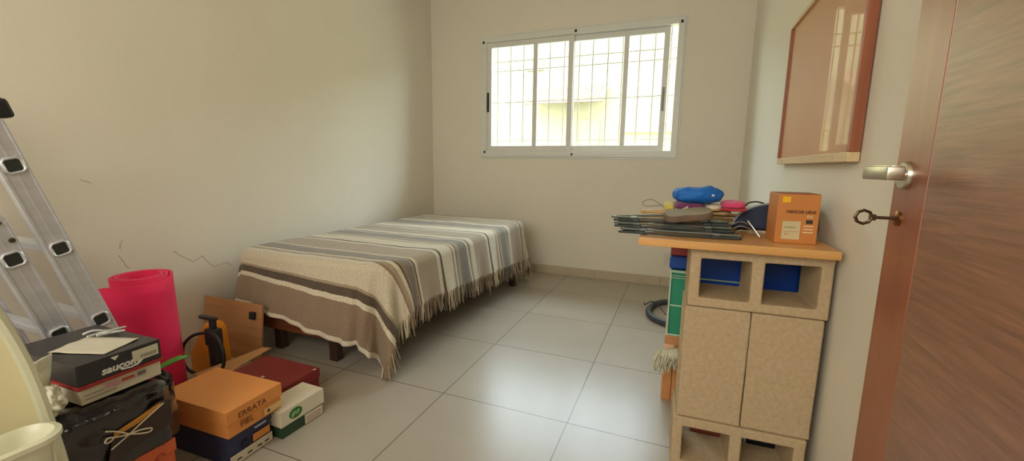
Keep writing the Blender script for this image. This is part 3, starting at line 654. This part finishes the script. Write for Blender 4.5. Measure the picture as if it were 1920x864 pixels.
# ------------------------------------------------------------------ concrete blocks
conc = mat('concrete', (194, 171, 136), .95, var=.09, scale=70, bump=.45, bscale=320, spec=.15)
def block(label, T, holes=True):
    o = thing('concrete_block', label, 'block', T.translation, 'hollow concrete blocks under the plank'); o.matrix_world = T
    L, H, Dp, sh = .405, .2, .2, .034
    xs = [0, sh, L / 2 - .018, L / 2 + .018, L - sh, L]; zs = [0, sh * .95, H - sh * .95, H]
    b = bmesh.new(); nx, nz = len(xs), len(zs); V = {}
    for i in range(nx):
        for k in range(nz):
            for j in (0, 1): V[i, j, k] = b.verts.new((xs[i], j * Dp, zs[k]))
    hole = lambda i, k: k == 1 and i in (1, 3)
    for i in range(nx - 1):
        for k in range(nz - 1):
            if not hole(i, k):
                b.faces.new((V[i, 0, k], V[i + 1, 0, k], V[i + 1, 0, k + 1], V[i, 0, k + 1])); b.faces.new((V[i, 1, k], V[i, 1, k + 1], V[i + 1, 1, k + 1], V[i + 1, 1, k]))
            else:
                for (a, c) in (((i, k), (i + 1, k)), ((i + 1, k), (i + 1, k + 1)), ((i + 1, k + 1), (i, k + 1)), ((i, k + 1), (i, k))):
                    b.faces.new((V[a[0], 0, a[1]], V[c[0], 0, c[1]], V[c[0], 1, c[1]], V[a[0], 1, a[1]]))
    for i in range(nx - 1):
        for k in (0, nz - 1): b.faces.new((V[i, 0, k], V[i, 1, k], V[i + 1, 1, k], V[i + 1, 0, k]))
    for k in range(nz - 1):
        for i in (0, nx - 1): b.faces.new((V[i, 0, k], V[i, 0, k + 1], V[i, 1, k + 1], V[i, 1, k]))
    bmesh.ops.recalc_face_normals(b, faces=b.faces[:])
    ed = [e for e in b.edges if len(e.link_faces) == 2 and e.calc_face_angle() > .5]
    bmesh.ops.bevel(b, geom=ed, offset=.005, segments=2, affect='EDGES', profile=.5)
    for v in b.verts: v.co += Vector((noise.noise(v.co * 40), noise.noise(v.co * 40 + Vector((9, 0, 0))), noise.noise(v.co * 40 + Vector((0, 9, 0))))) * .0022
    b.transform(T)
    m = MB(); m.bm.free(); m.bm = b; m.build('block_body', conc, o)
    return o
RY = Matrix.Rotation(.03, 4, 'Z'); B0 = Vector((.050, 1.503, 0))
block('bottom concrete block lying on the floor with two openings facing the room', Matrix.Translation(B0 + Vector((-.012, -.012, 0))) @ RY)
# standing blocks: long axis up, openings facing sideways
ST = Matrix(((0, 1, 0, 0), (0, 0, 1, 0), (1, 0, 0, 0), (0, 0, 0, 1)))
block('left one of two upright concrete blocks standing side by side', Matrix.Translation(B0) @ RY @ Matrix.Translation((-.002, -.004, .2015)) @ ST)
block('right one of two upright concrete blocks, nearer the wall', Matrix.Translation(B0) @ RY @ Matrix.Translation((.2005, -.003, .2015)) @ ST)
block('top concrete block lying under the plank, two openings facing the room', Matrix.Translation(B0 + Vector((.004, 0, .608))) @ RY)
plk = wood('plank_wood', (206, 150, 84), (226, 172, 104), .36, 0, .2, 26)
board = MB().box((-.115, 1.462, .8105), (.455, 2.12, .836), .002).build('plank_top', plk); tag(board, 'light wooden board resting on the concrete blocks as a worktop', 'board')

# ------------------------------------------------------------------ things below the board
bl = mat('blue_plastic', (24, 74, 168), .4, var=.05); gr = mat('green_crate_plastic', (40, 142, 108), .4, var=.06); grl = mat('pale_crate_edge', (176, 204, 178), .45)
stl = thing('wooden_stool', 'low wooden stool carrying the green crate behind the concrete blocks', 'stool', (.2, 1.97, 0))
sw_ = wood('stool_wood', (186, 128, 78), (208, 152, 98), .6, 0, 0, 30)
MB().box((-.012, 1.80, .335), (.42, 2.12, .375), .004).build('seat', sw_, stl)
for (a, b2) in ((.06, 1.84), (.36, 1.84), (.06, 2.06), (.36, 2.06)): MB().box((a, b2, 0), (a + .04, b2 + .04, .335), .003).build('leg', sw_, stl)
crt = thing('green_crate', 'tall green plastic crate with pale edges on the low stool', 'crate', (.2, 1.97, .376))
cb = MB(); cx0, cx1, cy0, cy1, cz0, cz1 = -.006, .062, 1.80, 2.11, .376, .655
cb.ring(cx0, cx1, cz0, cz1, .004, .004, .004, .004, cy0, cy1, None, .001); cb.box((cx0 + .004, cy1 - .006, cz0 + .004), (cx1 - .004, cy1 - .002, cz1 - .004)).box((cx0 + .004, cy0 + .004, cz0 + .004), (cx1 - .004, cy0 + .008, cz1 - .004))
cb.build('crate_wall', gr, crt)
ce = MB()
ce.ring(cx0 - .003, cx1 + .003, cz0 + .002, cz1 + .003, .007, .007, .008, .010, cy0 - .006, cy0 - .0005, None, .001)
ce.ring(cx0 - .003, cx1 + .003, cz1 - .030, cz1 - .018, .007, .007, .003, .003, cy0 - .008, cy0 - .0062, None, .0)
ce.box((cx0 + .005, cy0 - .004, cz0 + .13), (cx1 - .005, cy0 - .0005, cz0 + .136)); ce.build('crate_rib', grl, crt)
bsm = MB().box((-.014, 1.81, .659), (.060, 2.09, .712), .008).build('blue_case', bl); tag(bsm, 'small blue case squeezed between green crate and faded red case', 'case')
bc = thing('blue_container', 'blue plastic container filling the openings behind the top block', 'container', (.25, 1.96, .376))
MB().box((.07, 1.80, .376), (.445, 2.10, .77), .012).build('container_body', bl, bc)
MB().ring(.068, .262, .612, .636, .004, .004, .005, .005, 1.790, 1.799, None, .001).build('container_rim', grl, bc)
rb_ = MB().box((-.012, 1.83, .7125), (.060, 2.09, .79), .004).build('red_case', mat('faded_red', (172, 74, 70), .6, var=.1)); tag(rb_, 'faded red case squeezed between blue container and board', 'case')
ctn = MB().box((-.012, 1.955, 0), (.028, 2.16, .205), .002).box((.03, 1.955, 0), (.05, 2.10, .30), .002).build('wood_offcut', wood('offcut_wood', (196, 132, 76), (212, 150, 92), .7, 2, 0, 26)); tag(ctn, 'upright orange-brown wood offcut standing below the mop head', 'wood')
dcs = MB().box((.315, 1.72, 0), (.46, 1.79, .17), .01).build('opening_shade_block', mat('opening_shade_block', (34, 32, 36), .6)); tag(dcs, 'dark block added for the shade in the right opening of the bottom concrete block', 'case')  # dark block added so the right opening reads as shaded
mop = thing('mop', 'pale string mop head hanging beside the concrete blocks', 'mop', (.0, 1.9, .2))
mp_ = MB(); mp_.tube([(-.02, 1.80, .285), (.04, 1.80, .30), (.10, 1.81, .29)], [.018, .026, .02], 10)
for k in range(46):
    a = random.uniform(-.03, .055); yy = random.uniform(1.785, 1.81); L = random.uniform(.05, .10) * (1.0 if a < .03 else .8)
    p0 = Vector((a, yy, .305)); o_ = -.03 * random.random()
    mp_.tube(smooth_path([p0, p0 + Vector((o_ * .5, -.012, -.02)), p0 + Vector((o_, -.014 + random.uniform(-.008, .008), -L * .6)), p0 + Vector((o_ + random.uniform(-.01, .02), -.012, -L))], 3), .0028, 5)
mp_.build('mop_strings', mat('mop_cotton', (200, 198, 172), .95, var=.12, scale=40), mop)
MB().tube([(.06, 1.812, .30), (.42, 1.815, .285)], .011, 10).build('mop_stick', sw_, mop)
hz_ = MB().tube(smooth_path([(.10, 3.40, .02), (-.03, 3.42, .02), (-.11, 3.32, .02), (-.145, 3.16, .02), (-.115, 3.02, .02), (-.02, 2.93, .02), (.12, 2.90, .02)], 10), [.021 + .0015 * (i % 2) for i in range(61)], 12).build('vacuum_hose', mat('hose_grey', (66, 74, 78), .5), None, True); tag(hz_, 'curved dark grey vacuum hose on the floor behind the crate', 'hose')
cbl = MB().tube(smooth_path([(-.19, 3.40, .004), (-.185, 3.33, .004), (-.12, 3.30, .047), (-.03, 3.10, .03), (.02, 3.08, .006), (.1, 3.05, .006)], 6), .0035, 6).build('thin_cable', rub, None, True); tag(cbl, 'thin dark cable running across the grey hose', 'cable')
rs = MB().box((.11, 1.72, .0), (.30, 1.80, .165), .003).build('brick', mat('brick_red', (150, 74, 50), .9, var=.1)); tag(rs, 'reddish brick visible through the left opening of the bottom block', 'brick')

# ------------------------------------------------------------------ things on the board
BZ = .8365
lens = thing('camera_box', 'upright orange camera-lens carton with yellow square, at the board front', 'box', (.354, 1.62, BZ), None, .05)
R = lens.matrix_world; lo_ = mat('lens_orange', (200, 128, 62), .5, var=.03)
MB().box((-.058, -.058, 0), (.058, .058, .158), .002, R).build('carton_body', lo_, lens)
MB().box((-.056, -.056, .158), (.056, .056, .1595), .001, R).build('top_flap', mat('lens_brown', (150, 84, 40), .5), lens)
def fl_(name, m, x0, x1, z0, z1, th=.001): MB().box((x0, -.058 - th, z0), (x1, -.0575, z1), 0, R).build(name, m, lens)
fl_('yellow_square', mat('logo_yellow', (246, 190, 20), .5), -.046, -.024, .132, .150)
fl_('white_label', mat('label_cream', (206, 190, 146), .55), -.040, .010, .014, .072)
fl_('label_stripe', mat('label_green', (160, 162, 120), .6), -.034, -.002, .050, .055, .0016); fl_('label_frame', mat('label_red', (180, 110, 80), .6), -.036, .006, .0385, .0395, .0016)
Rf = R @ frame_px(Vector((-.032, -.0585, .098)), (1, 0, 0), (0, 0, 1))
text_mb('NIKKOR LENS', .0128, Rf, bold=.0004).build('lettering', mat('letter_brown', (92, 56, 28), .6), lens)
text_mb('FX', .014, R @ frame_px(Vector((.025, -.0585, .083)), (1, 0, 0), (0, 0, 1)), bold=.0003).build('lettering', mat('letter_pale', (226, 200, 150), .6), lens)
fl_('black_mark', ink, .024, .042, .066, .078); 
for z in (.036, .046, .056): fl_('spec_print', mat('letter_pale', 0), .018, .046, z, z + .004)
text_mb('DX', .008, R @ frame_px(Vector((-.032, -.0592, .028)), (1, 0, 0), (0, 0, 1))).build('label_text', mat('label_red', 0), lens)
# navy rounded cushion / ironing-board end
def cush(u, v):
    a = u * 2 * PI; return None
ncs = MB(); prof = [(-.13, 0), (-.135, .02), (-.11, .06), (-.06, .092), (0, .105), (.07, .108), (.13, .10), (.14, .05), (.14, 0)]
ncs.prism(prof, .05, frame_px(Vector((.328, 1.80, BZ + .004)), (1, .05, 0), (0, .25, 1)), .012)
nco = thing('navy_cushion', 'rounded navy blue padded cushion behind the orange carton', 'cushion', (.325, 1.8, BZ))
ncs.build('cover', mat('navy_cloth', (40, 50, 74), .8, bump=.05), nco, True)
MB().tube(smooth_path([Vector((.328 + x, 1.748 + z * .25, BZ + .006 + z)) for x, z in prof[1:7]], 4), .004, 6).build('piping', mat('piping_grey', (150, 160, 166), .6), nco, True)
# stack of dark hangers
hm = mat('hanger_dark', (66, 74, 74), .45, .3, var=.1); chrome = mat('hanger_chrome', (190, 192, 188), .25, 1.0)
def hanger(x, y, z, rz, lab, m, L=.36, W=.10):
    o = thing('clothes_hanger', lab, 'hanger', (x, y, z), 'dark clothes hangers on the board', rz); R = o.matrix_world
    pts = [(-L / 2, -W * .5, 0), (-L / 2 + .02, -W * .5 - .008, 0), (L / 2 - .02, -W * .5 - .008, 0), (L / 2, -W * .5, 0), (L / 2 - .015, -W * .2, 0), (.03, W * .5, 0), (-.03, W * .5, 0), (-L / 2 + .015, -W * .2, 0)]
    MB().tube(smooth_path([R @ Vector(p) for p in pts], 4, True), .0042, 6, True).build('hanger_frame', m, o, True)
    hk = smooth_path([(0, W * .5, 0), (0, W * .5 + .03, 0), (.018, W * .5 + .05, 0), (.0, W * .5 + .068, 0), (-.018, W * .5 + .055, 0)], 5)
    MB().tube([R @ Vector(p) for p in hk], .0016, 6).build('hanger_hook', chrome, o, True)
    for sx in (-1, 1): MB().box((sx * L * .32 - .012, -W * .5 - .016, -.004), (sx * L * .32 + .012, -W * .5 + .008, .0045), .002, R).build('hanger_clip', m, o)
names_ = ['lowest dark hanger of the pile, against the board surface', 'second dark hanger up in the pile on the board', 'third dark hanger up in the pile on the board', 'fourth dark hanger up, left end sticking out past the board', 'fifth dark hanger up in the pile, under the slipper', 'topmost dark hanger of the pile, beside the slipper']
for k in range(6):
    hanger(.01 - .008 * k + random.uniform(-.01, .01), 1.60 + .012 * k, BZ + .005 + .0092 * k, .03 + random.uniform(-.05, .05), names_[k], (hm, mat('hanger_grey', (126, 134, 130), .3, .6))[k % 2], .37)
wd = wood('hanger_wood', (196, 158, 100), (216, 182, 124), .5, 0, 0, 40)
for k, lab in enumerate(('lower pale wooden hanger behind the dark hanger pile', 'middle pale wooden hanger behind the dark hanger pile', 'upper pale wooden hanger directly under the folded towels')):
    o = thing('wooden_hanger', lab, 'hanger', (.06, 1.86, BZ + .010 + .020 * k), 'pale wooden hangers', .04 - .05 * k); R = o.matrix_world
    MB().tube(smooth_path([R @ Vector(p) for p in ((-.20, -.02, 0), (-.12, .02, .002), (0, .05, .003), (.12, .02, .002), (.20, -.02, 0))], 6), .0105, 8, flat=.8).tube([R @ Vector((-.18, -.018, 0)), R @ Vector((.18, -.018, 0))], .005, 6).build('hanger_body', wd, o, True)
    MB().tube(smooth_path([R @ Vector(p) for p in ((0, .05, .005), (-.01, .09, .008), (-.035, .10, .010), (-.03, .07, .012))], 5), .0018, 6).build('hanger_hook', chrome, o, True)
# slipper
slp = thing('slipper', 'grey-brown slipper sole lying on the dark hangers', 'slipper', (.045, 1.585, BZ + .056))
T = Matrix.Translation((.032, 1.572, BZ + .0625)) @ Matrix.Rotation(.25, 4, 'Z') @ Matrix.Rotation(-.12, 4, 'Y') @ Matrix.Rotation(.24, 4, 'X') @ Matrix.Scale(1.05, 4)
ol = [(-.072, 0), (-.066, .024), (-.045, .034), (-.01, .031), (.03, .034), (.062, .030), (.08, .012), (.08, -.012), (.064, -.030), (.03, -.035), (-.01, -.030), (-.045, -.033), (-.066, -.022)]
ol = [(p.x, p.y) for p in smooth_path([Vector((a, b, 0)) for a, b in ol], 3, True)]
MB().prism(ol, .020, T, .003).build('sole', mat('slipper_brown', (112, 94, 80), .8, var=.08), slp, True)
MB().prism([(x * .95, y * .92) for x, y in ol], .004, T @ Matrix.Translation((0, 0, .020)), .001).build('insole', mat('slipper_grey', (146, 142, 122), .85, var=.08), slp, True)
# towels / folded cloths
def fold(name, label, m, x0, x1, y0, y1, z, h, rz=0, seed=0, cat='towel', amp=.006, pow_=4.):
    b = bmesh.new(); bmesh.ops.create_cube(b, size=2); bmesh.ops.subdivide_edges(b, edges=b.edges[:], cuts=14, use_grid_fill=True)
    c = Vector(((x0 + x1) / 2, (y0 + y1) / 2, z + h / 2)); hx, hy, hh = (x1 - x0) / 2, (y1 - y0) / 2, h / 2
    for v in b.verts:
        p = v.co.copy(); n_ = (abs(p.x) ** pow_ + abs(p.y) ** pow_ + abs(p.z) ** pow_) ** (1 / pow_); p /= n_
        q = Vector((p.x * hx, p.y * hy, p.z * hh)); d = noise.noise(q * 22 + Vector((seed, 0, 0))) * amp + noise.noise(q * 60 + Vector((seed, 5, 0))) * amp * .4
        q += p.normalized() * d; q.rotate(Matrix.Rotation(rz, 3, 'Z')); q += c; q.z = max(q.z, z); v.co = q
    mb = MB(); mb.bm.free(); mb.bm = b; o = mb.build(name, m, None, True, autos=False); tag(o, label, cat); return o
tow = lambda n, c: mat(n, c, .92, var=.10, scale=30, bump=.3, bscale=160, sheen=.2)
fold('folded_cloth', 'folded beige cloth lying across the pale wooden hangers', tow('cloth_beige', (190, 168, 118)), .00, .185, 1.70, 1.84, BZ + .062, .017, .03, 1)
fold('folded_towel', 'yellow patterned folded towel left of the purple one', tow('towel_yellow', (214, 194, 90)), -.052, -.012, 1.70, 1.82, BZ + .072, .028, .05, 2)
fold('folded_towel', 'purple folded towel under the blue bag', tow('towel_purple', (118, 52, 96)), -.012, .098, 1.68, 1.82, BZ + .081, .026, 0, 3)
fold('folded_towel', 'cream and white folded towel right of the purple towel', tow('towel_cream', (216, 204, 176)), .096, .156, 1.69, 1.82, BZ + .081, .022, 0, 4)
fold('folded_towel', 'mustard folded towel edge beneath the cream towel', tow('towel_mustard', (190, 156, 50)), .02, .158, 1.69, 1.83, BZ + .080, .006, 0, 5)
fold('folded_towel', 'bright pink folded towel at the right of the pile', tow('towel_pink', (216, 70, 118)), .152, .232, 1.69, 1.83, BZ + .092, .022, -.06, 6)
fold('folded_towel', 'red folded towel directly under the bright pink towel', tow('towel_red', (196, 34, 50)), .150, .238, 1.685, 1.83, BZ + .080, .014, -.08, 7)
bb = thing('blue_bag', 'bright blue bunched fabric bag on top of the towels', 'bag', (.065, 1.73, BZ + .106))
b_o = fold('bag_cloth', None, mat('bright_blue_cloth', (18, 104, 190), .65, var=.08, bump=.1, bscale=30), -.018, .150, 1.665, 1.80, BZ + .107, .060, 0, 8, None, .010, 2.6)
mw = b_o.matrix_world.copy(); b_o.parent = bb; b_o.matrix_parent_inverse = bb.matrix_world.inverted()
MB().box((.112, 1.668, BZ + .135), (.122, 1.674, BZ + .142), .002).build('bag_toggle', mat('toggle_white', (210, 216, 220), .5), bb)
# loose wires and small hooks
def wire(label, pts, r, m, name='wire_hook', cat='wire'):
    o = MB().tube(smooth_path(pts, 7), r, 6).build(name, m, None, True); tag(o, label, cat)
wire('thin dark wire loop left of the yellow towel', [(-.045, 1.72, BZ + .083), (-.07, 1.72, BZ + .10), (-.10, 1.72, BZ + .112), (-.128, 1.72, BZ + .10), (-.115, 1.72, BZ + .085), (-.085, 1.72, BZ + .088), (-.06, 1.73, BZ + .09)], .002, iron)
wire('black curved wire between pink towel and navy cushion', [(.235, 1.80, BZ + .09), (.25, 1.80, BZ + .108), (.275, 1.80, BZ + .113), (.30, 1.80, BZ + .108)], .003, rub)
wire('straight silver rod leaning in front of the navy cushion', [(.232, 1.66, BZ + .055), (.25, 1.65, BZ + .032), (.27, 1.64, BZ + .004)], .0025, chrome, 'metal_rod', 'rod')
for k, lab in enumerate(('front silver wire hanger beside the navy cushion', 'middle silver wire hanger beside the navy cushion', 'rear silver wire hanger beside the navy cushion')):
    wire(lab, [(.19, 1.66 + .03 * k, BZ + .006 + .012 * k), (.215, 1.655 + .03 * k, BZ + .02 + .012 * k), (.245, 1.655 + .03 * k, BZ + .012 + .012 * k), (.262, 1.66 + .03 * k, BZ + .004 + .010 * k)], .0022, chrome, 'wire_hanger', 'hanger')
wire('white hook end lying across the purple towel', [(-.035, 1.662, BZ + .068), (.0, 1.66, BZ + .078), (.03, 1.66, BZ + .09), (.034, 1.665, BZ + .094)], .003, mat('white_wire', (222, 216, 204), .4))
# wall socket by the baseboard
sk_ = MB().box((-.08, D - .008, .20), (-.01, D, .31), .003).box((-.06, D - .011, .235), (-.03, D - .006, .275), .002).build('wall_socket', mat('socket_white', (214, 210, 196), .4)); tag(sk_, 'white wall socket low on the back wall beside the crate', 'socket')
